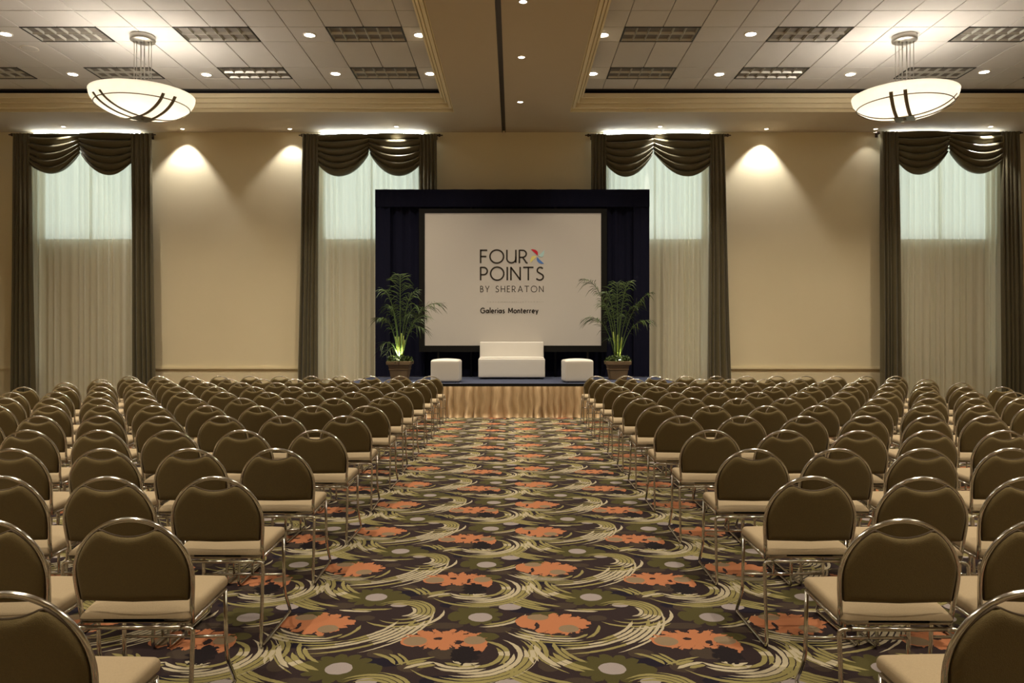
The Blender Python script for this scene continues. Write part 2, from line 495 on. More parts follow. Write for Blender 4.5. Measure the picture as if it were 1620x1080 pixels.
prof = [(.24, .300), (.24, .215), (.205, .210), (.205, .245), (.165, .245), (.165, .135), (.13, .130), (.13, .168), (.09, .168), (.09, .055), (.04, .050), (.04, .085), (.004, .085), (.004, -.004), (-.004, -.004)]
def crown_loop(x0, x1, y0, y1):
    bm = bmesh.new()
    rings = []
    for o, z in prof:
        rings.append([bm.verts.new(p) for p in ((x0+o, y0+o, ZS+z), (x1-o, y0+o, ZS+z), (x1-o, y1-o, ZS+z), (x0+o, y1-o, ZS+z))])
    for A, B in zip(rings, rings[1:]):
        for j in range(4): bm.faces.new((A[j], A[(j+1) % 4], B[(j+1) % 4], B[j]))
    # top ledge
    o = prof[0][0]
    T = [bm.verts.new(p) for p in ((x0, y0, ZS+.300), (x1, y0, ZS+.300), (x1, y1, ZS+.300), (x0, y1, ZS+.300))]
    for j in range(4): bm.faces.new((T[j], T[(j+1) % 4], rings[0][(j+1) % 4], rings[0][j]))
    return bm
for k, (x0, x1) in enumerate(((-XO, RL), (RR, XO))):
    tag(link('trim_%d' % (4 + k), crown_loop(x0, x1, YB, YR), M['crown'], smooth=False), kind='structure')
    bm = bmesh.new()                                 # near-black bands that paint the shade of the gap between crown and tiles
    q = .05
    for A, B in (((x0, YB, 0), (x0+q, YR, 0)), ((x1-q, YB, 0), (x1, YR, 0)), ((x0, YB, 0), (x1, YB+q, 0)), ((x0, YR-q, 0), (x1, YR, 0))):
        bm_box(bm, (A[0], A[1], ZS+.28), (B[0], B[1], ZT+.035))
    for A, B in (((x0, YB, 0), (x0+.235, YR, 0)), ((x1-.235, YB, 0), (x1, YR, 0)), ((x0, YR-.235, 0), (x1, YR, 0))):
        bm_box(bm, (A[0], A[1], ZS+.3005), (B[0], B[1], ZS+.304))
    tag(link('trim_%d' % (6 + k), bm, M['reveal'], smooth=False), kind='structure')

# tiles: one object each, rows as the photo shows them
def tile_mesh(wx, wy):
    bm = bmesh.new(); g = .006
    bm_box(bm, (g, g, -.004), (wx - g, wy - g, .018))
    bmesh.ops.bevel(bm, geom=[e for e in bm.edges if all(v.co.z < 0 for v in e.verts)], offset=.004, segments=1, affect='EDGES')
    me = bpy.data.meshes.new('ceiling_tile'); bm.to_mesh(me); bm.free(); me.materials.append(M['tile']); return me
T_S, T_L = tile_mesh(.61, .61), tile_mesh(.61, 1.22)
rows_y = [(14.63, 15.24), (14.02, 14.63), (12.80, 14.02), (12.19, 12.80), (11.58, 12.19), (10.36, 11.58)]
cols_l = [-1.78 - .61 * (k + 1) for k in range(15)]
cols_r = [1.78 + .61 * k for k in range(15)]
troffer_x = [-3.00, -5.44, -7.88, -10.32, 1.78, 4.22, 7.27, 9.71]
troffer_rows = (12.19, 14.02)
def in_troffer(x, y):
    if not any(abs(y - ty) < .01 for ty in troffer_rows): return False
    return any(tx - .01 <= x < tx + 1.21 for tx in troffer_x)
for (y0, y1) in rows_y:
    me = T_S if y1 - y0 < 1 else T_L
    for x in cols_l + cols_r:
        if in_troffer(x, y0): continue
        inst(me, 'ceiling_tile', ceiling, (x, y0, ZT))
    # narrow cut tiles beside the middle soffit
    for xa in (-1.78, 1.36):
        wx = .42
        inst(me, 'cut_ceiling_tile', ceiling, (xa, y0, ZT), (0, 0, 0), (wx / .61, 1, 1))
bm = bmesh.new()
for x in range(-18, 19):
    for j in range(10):
        xa = x * .61; ya = 10.36 - 1.22 * (j + 1)
        if -1.4 < xa < .9 or abs(xa + .3) > 11.1: continue
        bm_box(bm, (xa + .006, ya + .006, ZT - .004), (xa + .604, ya + 1.214, ZT + .018))
for xa in [s for s in (-10.93 - .61, 10.93)]:
    bm_box(bm, (xa, 10.36, ZT - .004), (xa + .6, 15.24, ZT + .018))
tag(link('near_ceiling_tiles', bm, M['tile'], ceiling, smooth=False), kind='stuff')

# troffers: unlit parabolic fittings, six by two cells
def troffer():
    t = empty('recessed_troffer', (0, 0, 0))
    bm = bmesh.new(); w_, d_ = 1.22, .61; e = .022
    for A, B in (((0, 0), (w_, e)), ((0, d_-e), (w_, d_)), ((0, 0), (e, d_)), ((w_-e, 0), (w_, d_))):
        bm_box(bm, (A[0], A[1], -.012), (B[0], B[1], .03))
    link('housing_frame', bm, M['blackmetal'], t, smooth=False)
    cw = (w_ - 2*e) / 6; ch = (d_ - 2*e) / 2
    c0 = None
    for i in range(6):
        for j in range(2):
            if c0 is None:
                bm = bmesh.new()
                b0 = [bm.verts.new((x, y, -.004)) for x, y in ((.004, .004), (cw-.004, .004), (cw-.004, ch-.004), (.004, ch-.004))]
                m0 = [bm.verts.new((x, y, .045)) for x, y in ((.022, .03), (cw-.022, .03), (cw-.022, ch-.03), (.022, ch-.03))]
                t0 = [bm.verts.new((x, y, .085)) for x, y in ((.03, .08), (cw-.03, .08), (cw-.03, ch-.08), (.03, ch-.08))]
                for A, B in ((b0, m0), (m0, t0)):
                    for k in range(4): bm.faces.new((A[k], A[(k+1) % 4], B[(k+1) % 4], B[k]))
                bm.faces.new(t0)
                o0 = [bm.verts.new((x, y, -.004)) for x, y in ((0, 0), (cw, 0), (cw, ch), (0, ch))]
                for k in range(4): bm.faces.new((o0[k], o0[(k+1) % 4], b0[(k+1) % 4], b0[k]))
                c0 = link('louver_cell', bm, M['louver'], t, smooth=False, loc=(e, e, 0))
            else:
                inst(c0, 'louver_cell', t, (e + i*cw, e + j*ch, 0))
    return t
proto = troffer(); first = True
def rank(i): return ('first', 'second', 'third', 'fourth', 'fifth', 'sixth', 'seventh', 'eighth', 'ninth', 'tenth', 'eleventh', 'twelfth', 'thirteenth')[i]
for ri, ty in enumerate(troffer_rows):
    for tx in troffer_x:
        c = P(0, 0, ty + .3)
        px = 812 + (tx + .61) * F / (ty + .3)
        if not -45 < px < 1665: continue
        o = proto if first else copy_tree(proto); first = False
        o.location = (tx, ty, ZT)
        side = 'left' if tx < 0 else 'right'
        k = sorted([abs(t + .61) for t in troffer_x if (t < 0) == (tx < 0)]).index(abs(tx + .61))
        tag(o, 'unlit louvered ceiling troffer, %s tile field, %s row, %s from middle soffit' % (side, ('near', 'far')[ri], rank(k)), 'ceiling light', 'recessed louvered troffers')

# downlights
def downlight(r, name, glow, pw, cone, blend, colour=WARM, tilt=(0, 0, 0), rim=M['white_trim']):
    t = empty(name, (0, 0, 0))
    bm = bmesh.new()
    lathe(bm, [(r*1.28, -.001), (r*1.26, -.010), (r*1.02, -.013), (r, -.004), (r*.9, -.002)], 28)
    link('trim_ring', bm, rim, t)
    bm = bmesh.new(); lathe(bm, [(r*1.0, -.005), (r*.6, -.007), (.001, -.008)], 28)
    link('lamp_lens', bm, glow, t)
    ld = bpy.data.lights.new('downlight_lamp', 'SPOT'); ld.energy = pw; ld.color = colour
    ld.spot_size = R(cone); ld.spot_blend = blend; ld.shadow_soft_size = r * .6
    lo = bpy.data.objects.new('downlight_lamp', ld); COL.objects.link(lo); lo.parent = t
    lo.location = (0, 0, -.03); lo.rotation_euler = tilt
    return t, ld
first = True
d0, d0l = downlight(.085, 'recessed_downlight', M['lamp'], P_DOWN, 104, 1.0)
pos = [(-8.27, 12.46), (-3.33, 12.5), (-1.53, 12.5), (1.47, 12.5), (3.87, 12.46),
       (-8.27, 14.36), (-5.77, 14.38), (-3.33, 14.33), (-1.56, 14.33), (1.49, 14.33), (3.87, 14.36), (6.33, 14.36), (8.77, 14.24)]
desc = {0: 'far left, nearer row of the left tiles', 1: 'between two troffers, nearer row of left tiles', 2: 'beside the middle soffit, nearer row of left tiles',
        3: 'beside the middle soffit, nearer row of right tiles', 4: 'between two troffers, nearer row of right tiles',
        5: 'left of the left chandelier, over the crown', 6: 'right of the left chandelier, over the crown', 7: 'third from left, far row of left tiles',
        8: 'beside middle soffit, far row of left tiles', 9: 'beside middle soffit, far row of right tiles', 10: 'second from middle, far row of right tiles',
        11: 'left of the right chandelier, over the crown', 12: 'right of the right chandelier, over the crown'}
for i, (x, y) in enumerate(pos):
    o = d0 if i == 0 else copy_tree(d0)
    o.location = (x, y, ZT - .006)
    tag(o, 'round lit downlight ' + desc[i], 'downlight', 'round downlights in the tile fields')
for y in (9.6, 6.4, 3.2, 0.2):  # out of view, added without fittings to light the near room
    for x in (-9.4, -6.3, -3.2, 3.2, 6.3, 9.4):
        ld = bpy.data.lights.new('unseen_tile_lamp', 'SPOT') if (x, y) == (-9.4, 9.6) else ld2
        if (x, y) == (-9.4, 9.6):
            ld2 = ld; ld.energy = P_DOWN_NEAR; ld.color = WARM; ld.spot_size = R(108); ld.spot_blend = 1.0; ld.shadow_soft_size = .06
        lo = bpy.data.objects.new('unseen_tile_lamp', ld2); COL.objects.link(lo); lo.location = (x, y, ZT - .03)

b0, b0l = downlight(.052, 'soffit_spotlight', M['lamp'], P_BEAM, 70, .6)
for i, y in enumerate((14.83, 12.46, 10.40)):
    o = b0 if i == 0 else copy_tree(b0)
    o.location = (.134, y, ZS)
    tag(o, 'small halogen spotlight in middle soffit, %s' % ('nearest the far wall', 'second from the far wall', 'at the top edge of the frame')[i], 'spotlight', 'spotlights along the middle soffit')
for y in (8.2, 6.0, 3.8, 1.6):
    lo = bpy.data.objects.new('soffit_lamp', b0l); COL.objects.link(lo); lo.location = (.134, y, ZS - .03)

wash = [(-9.74, 60, 'above the far left window'), (-7.24, 230, 'left of second window, brightest on the left wall'), (-4.89, 110, 'at the left edge of second window'), (-2.53, 130, 'over the right swag of second window'),
        (3.18, 110, 'above the third window'), (5.54, 260, 'between third and fourth windows, with bright scallop'), (7.93, 20, 'just left of the fourth window'), (10.34, 150, 'over the right swag of fourth window')]
for x, pw, ds in wash:
    t, ld = downlight(.042, 'wall_wash_spotlight', M['lamp'], pw * (.42 if 'scallop' in ds or 'left of second' in ds or 'edge' in ds or 'just left' in ds else .6), 84, .5, colour=(1, .96, .90), tilt=(R(7), R(3), 0))
    t.location = (x, 16.74 if not ('over' in ds or 'above' in ds) else 16.56, ZS)
    tag(t, 'small halogen spotlight in far soffit ' + ds, 'spotlight', 'wall washing spotlights in the far soffit')

# round speaker grille
bm = bmesh.new(); lathe(bm, [(.13, 0), (.128, -.008), (.11, -.010), (.001, -.012)], 32)
t = empty('ceiling_speaker', (-8.28, 13.09, ZT - .005), 'round flush white speaker grille left of the left chandelier', 'speaker')
link('grille', bm, M['tile'], t)
bm = bmesh.new(); lathe(bm, [(.142, 0), (.142, -.007), (.130, -.011), (.127, -.004)], 32)
link('rim', bm, M['white_trim'], t)

# ------------------------------------------------------------------ chandeliers
def chandelier(loc, rz, label):
    t = empty('bowl_chandelier', loc, label, 'chandelier', 'bowl chandeliers', rz)
    x, y, z = loc
    zc = ZT - z
    bm = bmesh.new(); lathe(bm, [(.001, zc - .004), (.19, zc - .004), (.195, zc - .02), (.195, zc - .085), (.185, zc - .098), (.001, zc - .10)], 36)
    link('canopy', bm, M['nickel'], t)
    zr = 0.37                       # rim height above the bowl's bottom; z=0 is the bowl bottom
    RB = .80
    n = 14
    pr = []
    for i in range(n + 1):
        a = (PI / 2) * i / n
        pr.append((max(.001, RB * math.sin(a) ** .92), zr * (1 - math.cos(a) ** 1.0)))
    inner = [(max(.001, r - .012), zz + .008) for r, zz in pr[::-1]]
    bm = bmesh.new(); lathe(bm, pr + [(RB + .004, zr + .006), (RB - .006, zr + .010)] + inner, 56)
    link('glass_bowl', bm, M['bowl'], t)
    def zb(r):                      # bowl surface height at radius r
        a = math.asin(min(1, (min(r, RB) / RB) ** (1 / .92)))
        return zr * (1 - math.cos(a))
    # hoop
    rh = RB * .885
    bm = bmesh.new(); tube(bm, [((rh + .012) * math.cos(2*PI*k/56), (rh + .012) * math.sin(2*PI*k/56), zb(rh) - .008) for k in range(56)], .009, 6, closed=True)
    link('hoop', bm, M['bronze'], t)
    # four flat straps crossing as a noughts-and-crosses grid under the bowl
    for ax in range(2):
        for s in (-.10, .10):
            bm = bmesh.new()
            m = 26; lim = math.sqrt((RB * .955) ** 2 - s * s)
            prev = None
            for k in range(m + 1):
                q = -lim + 2 * lim * k / m
                r = math.hypot(q, s)
                zz = zb(r) - .010
                ww = .026
                quad = []
                for dw, dz in ((-ww, 0), (ww, 0), (ww, -.008), (-ww, -.008)):
                    p = (q, s + dw, zz + dz) if ax == 0 else (s + dw, q, zz + dz)
                    quad.append(bm.verts.new(p))
                if prev:
                    for j in range(4): bm.faces.new((prev[j], prev[(j+1) % 4], quad[(j+1) % 4], quad[j]))
                else: bm.faces.new(quad)
                prev = quad
            bm.faces.new(prev[::-1])
            bmesh.ops.recalc_face_normals(bm, faces=bm.faces[:])
            link('strap', bm, M['bronze'], t)
    bm = bmesh.new()
    bm_box(bm, (-.15, -.15, -.022), (.15, .15, -.010))
    bmesh.ops.bevel(bm, geom=bm.edges[:], offset=.003, segments=1, affect='EDGES')
    lathe(bm, [(.001, -.045), (.02, -.042), (.028, -.024), (.03, -.018)], 16)
    link('bottom_plate', bm, M['bronze'], t, smooth=False)
    # rods, two thick and four thin
    for k, (rx, ry, rr) in enumerate(((-.145, .008, .006), (-.095, -.008, .006), (-.032, .008, .010), (.032, -.008, .010), (.095, .008, .006), (.145, -.008, .006))):
        rx, ry = rx * math.cos(-rz) - ry * math.sin(-rz), rx * math.sin(-rz) + ry * math.cos(-rz)
        bm = bmesh.new(); tube(bm, [(rx, ry, .10), (rx, ry, zc - .09)], rr, 8)
        lathe(bm, [(.016, zc - .115), (.018, zc - .098)], 10, c=(rx, ry, 0))
        link('rod', bm, M['nickel'], t)
    bm = bmesh.new(); lathe(bm, [(.001, .085), (.17, .085), (.17, .105), (.001, .105)], 24)
    link('lamp_plate', bm, M['nickel'], t)
    for k in range(4):
        a = PI/4 + k * PI/2
        ld = bpy.data.lights.new('bowl_lamp', 'POINT'); ld.energy = P_CHAND / 4; ld.color = (1, .93, .82); ld.shadow_soft_size = .05
        lo = bpy.data.objects.new('bowl_lamp', ld); COL.objects.link(lo); lo.parent = t
        lo.location = (.34 * math.cos(a), .34 * math.sin(a), .19)
    return t
chandelier((-6.08, 12.55, H + 3.605), R(56), 'round alabaster bowl chandelier hanging from the left tile field')
chandelier((6.42, 12.55, H + 3.605), R(56), 'round alabaster bowl chandelier hanging from the right tile field')

# ------------------------------------------------------------------ windows and drapery
glass = bpy.data.materials.new('window_glass'); glass.use_nodes = True
nt = glass.node_tree; nt.nodes.clear()
g1 = nt.nodes.new('ShaderNodeBsdfTransparent'); g1.inputs[0].default_value = (.92, .97, .95, 1)
g2 = nt.nodes.new('ShaderNodeBsdfGlossy'); g2.inputs['Roughness'].default_value = .02
g3 = nt.nodes.new('ShaderNodeMixShader'); g3.inputs[0].default_value = .06; g4 = nt.nodes.new('ShaderNodeOutputMaterial')
nt.links.new(g1.outputs[0], g3.inputs[1]); nt.links.new(g2.outputs[0], g3.inputs[2]); nt.links.new(g3.outputs[0], g4.inputs[0])
wname = ['far left', 'second', 'third', 'far right']
YC = 16.80                      # curtain rod plane
def px2x(px, d=YC): return (px - 812) * d / F
specs = [  # rod px ends, left panel top/bottom px, right panel top/bottom px, centre px
    dict(rod=(14, 246), y=213, L=((22, 50), (19, 58)), Rr=((208, 241), (212, 247)), c=129),
    dict(rod=(473, 700), y=214, L=((479, 506), (472, 503)), Rr=((663, 691), (663, 694)), c=585),
    dict(rod=(926, 1156), y=214, L=((935, 959), (934, 960)), Rr=((1121, 1145), (1119, 1156)), c=1033),
    dict(rod=(1382, 1618), y=210, L=((1391, 1420), (1390, 1427)), Rr=((1581, 1611), (1582, 1618)), c=1499)]
rng = random.Random(3)
def pleats(n, rg):
    e = [0]
    for _ in range(n): e.append(e[-1] + rg.uniform(.6, 1.4))
    return [q / e[-1] for q in e]
def drape_fn(x0, x1, X0, X1, zt, zb, y, amp, np_, rg, pinch=.0):
    ed = pleats(np_, rg); am = [rg.uniform(.6, 1.15) for _ in range(np_)]
    ph = rg.uniform(0, 6)
    def fn(u, v):
        k = 0
        while k < np_ - 1 and u > ed[k+1]: k += 1
        t = (u - ed[k]) / (ed[k+1] - ed[k])
        wv = -math.sin(PI * min(1, max(0, t))) ** .8 * am[k]
        z = zt + (zb - zt) * v
        f = v ** .85
        xx = (x0 + (x1 - x0) * u) * (1 - f) + (X0 + (X1 - X0) * u) * f
        xx += .012 * math.sin(v * 5 + ph + u * 3) * f
        return (xx, y + wv * amp * (.55 + .6 * f), z)
    return fn
for wi, S in enumerate(specs):
    a, b = WIN[wi]
    wn = wname[wi]
    # structure: frame, mullions, panes, blackout shade behind the sheer
    win = empty('window_%d' % (wi + 1), ((a + b) / 2, YW + .1, WZ0), kind='structure')
    hw = (b - a) / 2; hh = WZ1 - WZ0
    bm = bmesh.new()
    for A, B in (((-hw, 0), (-hw + .05, hh)), ((hw - .05, 0), (hw, hh)), ((-hw, 0), (hw, .05)), ((-hw, hh - .05), (hw, hh)), ((-.02, 0), (.02, hh)), ((-hw, 3.0), (hw, 3.05)), ((-hw, 1.5), (hw, 1.53))):
        bm_box(bm, (A[0], -.03, A[1]), (B[0], .03, B[1]))
    link('window_frame', bm, M['frame'], win, smooth=False)
    for ix in range(2):
        for (z0, z1) in ((.05, 1.5), (1.53, 3.0), (3.05, hh - .05)):
            bm = bmesh.new(); x0 = -hw + .05 if ix == 0 else .02; x1 = -.02 if ix == 0 else hw - .05
            bm_box(bm, (x0, .0, z0), (x1, .006, z1)); link('pane', bm, glass, win, smooth=False)
    bm = bmesh.new(); bm_box(bm, (-hw, -.12, -.03), (hw, -.03, 0)); link('window_sill', bm, M['crown'], win, smooth=False)
    # lower opaque shade (from the sill up to 3.64 m), a little narrower than the opening
    g0, g1_ = (.07, 0) if wi in (0, 1) else (0, .07)
    box('blackout_shade', (-hw + g0, -.07, -.0), (hw - g1_, -.055, 3.64 - WZ0), M['shade'], win)
    # cove light on the wall above the rod
    t = empty('cove_light', ((px2x(S['rod'][0]) + px2x(S['rod'][1])) / 2, 16.98, 5.955), 'glowing white strip light over the rod of the %s window' % wn, 'strip light', 'strip lights over the windows')
    hwid = (px2x(S['rod'][1]) - px2x(S['rod'][0])) / 2 - .42
    bm = bmesh.new(); bm_box(bm, (-hwid, .03, -.03), (hwid, .048, .055)); link('mounting_channel', bm, M['white_trim'], t, smooth=False)
    bm = bmesh.new(); tube(bm, [(-hwid + .02, 0, .0), (hwid - .02, 0, .0)], .028, 10); link('tube_lamp', bm, M['cove'], t)
    # rod
    zr = P(0, S['y'], YC).z
    x0, x1 = px2x(S['rod'][0]), px2x(S['rod'][1])
    t = empty('curtain_rod', ((x0 + x1) / 2, YC, zr), 'dark curtain rod with turned finials across the top of the %s window' % wn, 'curtain rod', 'curtain rods')
    hl = (x1 - x0) / 2
    bm = bmesh.new(); tube(bm, [(-hl + .1, 0, 0), (hl - .1, 0, 0)], .020, 10); link('pole', bm, M['rod'], t)
    fin = None
    for s in (-1, 1):
        if fin is None:
            bm = bmesh.new(); lathe(bm, [(.001, -.13), (.010, -.125), (.016, -.105), (.011, -.09), (.030, -.07), (.036, -.05), (.028, -.03), (.014, -.018), (.030, -.008), (.030, .012), (.020, .02)], 16)
            fin = link('finial', bm, M['rod'], t)
        else:
            fin = inst(fin, 'finial', t)
        fin.location = (s * (hl - .12), 0, 0); fin.rotation_euler = (0, -s * PI / 2, 0)
        bm = bmesh.new(); tube(bm, [(s*(hl-.16), 0, 0), (s*(hl-.16), .20, 0)], .010, 8); lathe(bm, [(.03, -.045), (.03, .045)], 12, c=(s*(hl-.16), .2, 0)); bm_box(bm, (s*(hl-.16)-.008, -.008, -.09), (s*(hl-.16)+.008, .008, 0))
        link('bracket', bm, M['rod'], t, smooth=False)
    # side panels
    for side, key in (('left', 'L'), ('right', 'Rr')):
        (t0, t1), (u0, u1) = S[key]
        bm = bmesh.new()
        sheet(bm, 72, 14, drape_fn(px2x(t0), px2x(t1), px2x(u0), px2x(u1), zr + .015, .015, YC - .035, .085, 5, rng))
        o = link('drapery_panel', bm, M['drape'])
        tag(o, 'long olive brown side drape on the %s of the %s window' % (side, wn), 'curtain', 'olive side drapes')
    # swags, two per window
    cx = px2x(S['c'])
    for side in (-1, 1):
        xa = px2x(S['L'][0][1]) - .03 if side < 0 else px2x(S['Rr'][0][0]) + .03
        nf = 5.2 + rng.uniform(-.3, .6)
        ph = rng.uniform(0, 6)
        def fn(u, v, xa=xa, side=side, nf=nf, ph=ph):
            # u from outer anchor to the middle of the window, v from rod to hem
            zo = -.66 * v; zi = -.45 * v ** 1.1
            xo = xa; xi = cx + side * .02 - side * .075 * (1 - v)
            z = zo * (1 - u) + zi * u - .34 * v ** .9 * (1 - abs(2 * u - 1) ** 2.1)
            x = xo * (1 - u) + xi * u
            e = math.sin(PI * u) ** .5
            q = 2 * PI * nf * v ** 1.15 + ph + .8 * math.sin(3 * u + ph)
            y = YC - .045 - .05 * e * math.sin(PI * min(1, v * .9 + .1)) - (.022 + .048 * e) * (math.sin(q) + .25 * math.sin(2*q))
            z += .038 * e * math.cos(q) * min(1, v * 6)
            if side > 0: y -= .008
            return (x, y, zr + .012 + z)
        bm = bmesh.new(); sheet(bm, 36, 90, fn)
        o = link('swag', bm, M['drape'])
        tag(o, 'draped olive %s swag across the top of the %s window' % ('left' if side < 0 else 'right', wn), 'swag', 'swag valances')
    # sheer
    xa = px2x(S['L'][0][1], 16.92) - .12; xb = px2x(S['Rr'][0][0], 16.92) + .12
    bm = bmesh.new()
    phs = [rng.uniform(0, 6) for _ in range(4)]
    def fs(u, v, xa=xa, xb=xb, phs=phs):
        x = xa + (xb - xa) * u
        A = .026 + .008 * v
        y = 16.905 + A * math.sin(2*PI*x/.15 + 2.2*math.sin(x*4 + phs[0]) + 1.2*math.sin(x*11 + phs[2])) + .012 * math.sin(2*PI*x/.31 + phs[1])
        return (x, y, (zr - .05) * (1 - v) + .012 * v)
    sheet(bm, 300, 6, fs)
    o = link('sheer_curtain', bm, M['sheer'])
    tag(o, 'full length cream sheer curtain of the %s window' % wn, 'curtain', 'cream sheers')

# ------------------------------------------------------------------ stage
ZD = .608
SX = 3.05
Y0S, Y1S = 13.88, 16.40
st = empty('stage', (0, Y0S, 0), 'low stage platform topped with navy carpet and a black edge', 'stage')
box('deck', (-SX, .012, ZD - .06), (SX, Y1S - Y0S, ZD), M['deck'], st)
box('edge_trim', (-SX - .004, 0, ZD - .055), (SX + .004, .012, ZD + .004), M['black'], st)
lg = None
for x in (-2.9, -1.0, 1.0, 2.9):
    for y in (.25, 2.25):
        if lg is None:
            bm = bmesh.new(); tube(bm, [(0, 0, 0), (0, 0, ZD - .06)], .022, 10); lathe(bm, [(.04, 0), (.04, .012), (.02, .02)], 12)
            lg = link('leg', bm, M['blackmetal'], st)
        else: inst(lg, 'leg', st, (x, y, 0))
        if x == -2.9 and y == .25: lg.location = (x, y, 0)
# skirt: pleated satin on three sides
rg = random.Random(11)
path = [(-SX, Y1S), (-SX, Y0S), (SX, Y0S), (SX, Y1S)]
bm = bmesh.new()
ed = [0.0]
while ed[-1] < 2*SX: ed.append(ed[-1] + rg.uniform(.09, .22))
am = [rg.uniform(.5, 1.2) for _ in ed]; sk = [rg.uniform(-.6, .6) for _ in ed]
def skirt(u, v):
    s = u * 2 * SX; k = 0
    while k < len(ed) - 2 and s > ed[k+1]: k += 1
    t = (s - ed[k]) / (ed[k+1] - ed[k])
    fine = math.sin(s * 2*PI/.055 + k)
    b1 = math.sin(PI * t) ** 1.3
    f = v ** .7
    y = Y0S - .012 - (.008 * (1 - f) * (1 + fine) + b1 * am[k] * .105 * f + .008 * f * math.sin(s*2*PI/.09 + 3*v))
    x = -SX + s + .05 * sk[k] * b1 * f * v + .012 * math.sin(9 * v + k) * f
    z = (ZD - .045) * (1 - v) + .006 * v
    if v > .93: y -= .03 * (v - .93) / .07 * (.4 + b1 * am[k])
    return (x, y, z)
sheet(bm, 640, 16, skirt)
for s in (-1, 1):
    def side(u, v, s=s):
        return (s * (SX + .015 + .02 * v * (1 + math.sin(u * 90))), Y0S + (Y1S - Y0S) * u, (ZD - .045) * (1 - v) + .006 * v)
    sheet(bm, 160, 6, side)
tag(link('stage_skirt', bm, M['skirt']), 'gathered beige satin skirt hanging round the stage front', 'stage skirt')
bm = bmesh.new(); bm_box(bm, (-SX, Y0S - .016, ZD - .045), (SX, Y0S - .006, ZD - .025))

# backdrop: pipe and drape
bd = empty('drape_backdrop', (0, 16.35, ZD), 'tall navy black pipe and drape backdrop standing on the stage', 'backdrop')
zt0 = P(0, 302, 16.35).z - ZD
xl, xr = px2x(595, 16.35), px2x(1026, 16.35)
xsl, xsr = px2x(664, 16.3), px2x(959, 16.3)
def bdrape(name, x0, x1, z0, z1, y, amp, period, seed):
    rg = random.Random(seed); ph = rg.uniform(0, 6)
    bm = bmesh.new()
    def fn(u, v):
        x = x0 + (x1 - x0) * u
        yy = y + amp * math.sin(2*PI*(x - x0)/period + ph) + amp * .4 * math.sin(2*PI*(x-x0)/(period*.37) + 2*ph)
        return (x, yy, z1 + (z0 - z1) * v)
    sheet(bm, max(12, int((x1 - x0) / .03)), 4, fn)
    return link(name, bm, M['navy'], bd)
bdrape('drape_panel', xl, xl + .32, .01, zt0, -.11, .012, .2, 1)
bdrape('drape_panel', xl + .22, xl + .66, .01, zt0, -.02, .03, .31, 2)
bdrape('drape_panel', xl + .62, xsl + .1, .01, zt0, -.03, .03, .22, 3)
bdrape('drape_panel', xsr - .1, xr - .72, .01, zt0, -.03, .03, .22, 4)
bdrape('drape_panel', xr - .76, xr - .24, .01, zt0, -.02, .03, .31, 5)
bdrape('drape_panel', xr - .34, xr, .01, zt0, -.11, .012, .2, 6)
bdrape('valance', xl, xr, zt0 - .36, zt0 + .01, -.125, .008, .5, 7)
bdrape('back_drape', xsl, xsr, .01, zt0 - .1, .08, .02, .4, 8)
bm = bmesh.new(); tube(bm, [(xl, .02, zt0), (xr, .02, zt0)], .022, 8)
for x in (xl + .02, -.9, .9, xr - .02): tube(bm, [(x, .02, 0), (x, .02, zt0)], .02, 8)
link('pipe_frame', bm, M['blackmetal'], bd)

# projection screen
YS = 16.16
def SP(px, py): p = P(px, py, YS); return p.x, p.z
scr = empty('projection_screen', (0, YS, ZD), 'large projection screen with black border showing a hotel name and pinwheel logo', 'screen')
x0, z1 = SP(672, 337); x1, z0 = SP(951, 546.5)
bx0, bz1 = SP(663, 330); bx1, bz0 = SP(960, 556.5)
box('picture_surface', (x0 - .01, .004, z0 - ZD - .01), (x1 + .01, .02, z1 - ZD + .01), M['screen'], scr)
bm = bmesh.new()
for A, B in (((bx0, bz0), (x0, bz1)), ((x1, bz0), (bx1, bz1)), ((x0, z1), (x1, bz1)), ((x0, bz0), (x1, z0))):
    bm_box(bm, (A[0], -.012, A[1] - ZD), (B[0], .035, B[1] - ZD))
link('border_frame', bm, M['black'], scr, smooth=False)
bm = bmesh.new()
for x in (bx0 + .4, bx1 - .4):
    bm_box(bm, (x - .02, .03, 0.002), (x + .02, .06, bz0 - ZD + .02)); bm_box(bm, (x - .02, -.0, 0.002), (x + .02, .14, .03))
link('support_leg', bm, M['blackmetal'], scr, smooth=False)

# lettering, drawn as strokes
def stroke(bm, pts, wd, closed=False, y=-.002):
    pts = [Vector((p[0], p[1])) for p in pts]; n = len(pts); L_, R_ = [], []
    for i in range(n):
        a = pts[(i-1) % n] if (closed or i > 0) else pts[i]; b = pts[(i+1) % n] if (closed or i < n-1) else pts[i]
        d = (b - a).normalized(); nn = Vector((-d.y, d.x)) * wd / 2
        L_.append(bm.verts.new((pts[i].x + nn.x, y, pts[i].y + nn.y))); R_.append(bm.verts.new((pts[i].x - nn.x, y, pts[i].y - nn.y)))
    for i in range(n if closed else n - 1):
        j = (i + 1) % n
        bm.faces.new((L_[i], R_[i], R_[j], L_[j]))
def arc(cx, cy, rx, ry, a0, a1, n=20):
    return [(cx + rx * math.cos(R(a0 + (a1-a0)*i/n)), cy + ry * math.sin(R(a0 + (a1-a0)*i/n))) for i in range(n + 1)]
def ln(*p): return list(p)
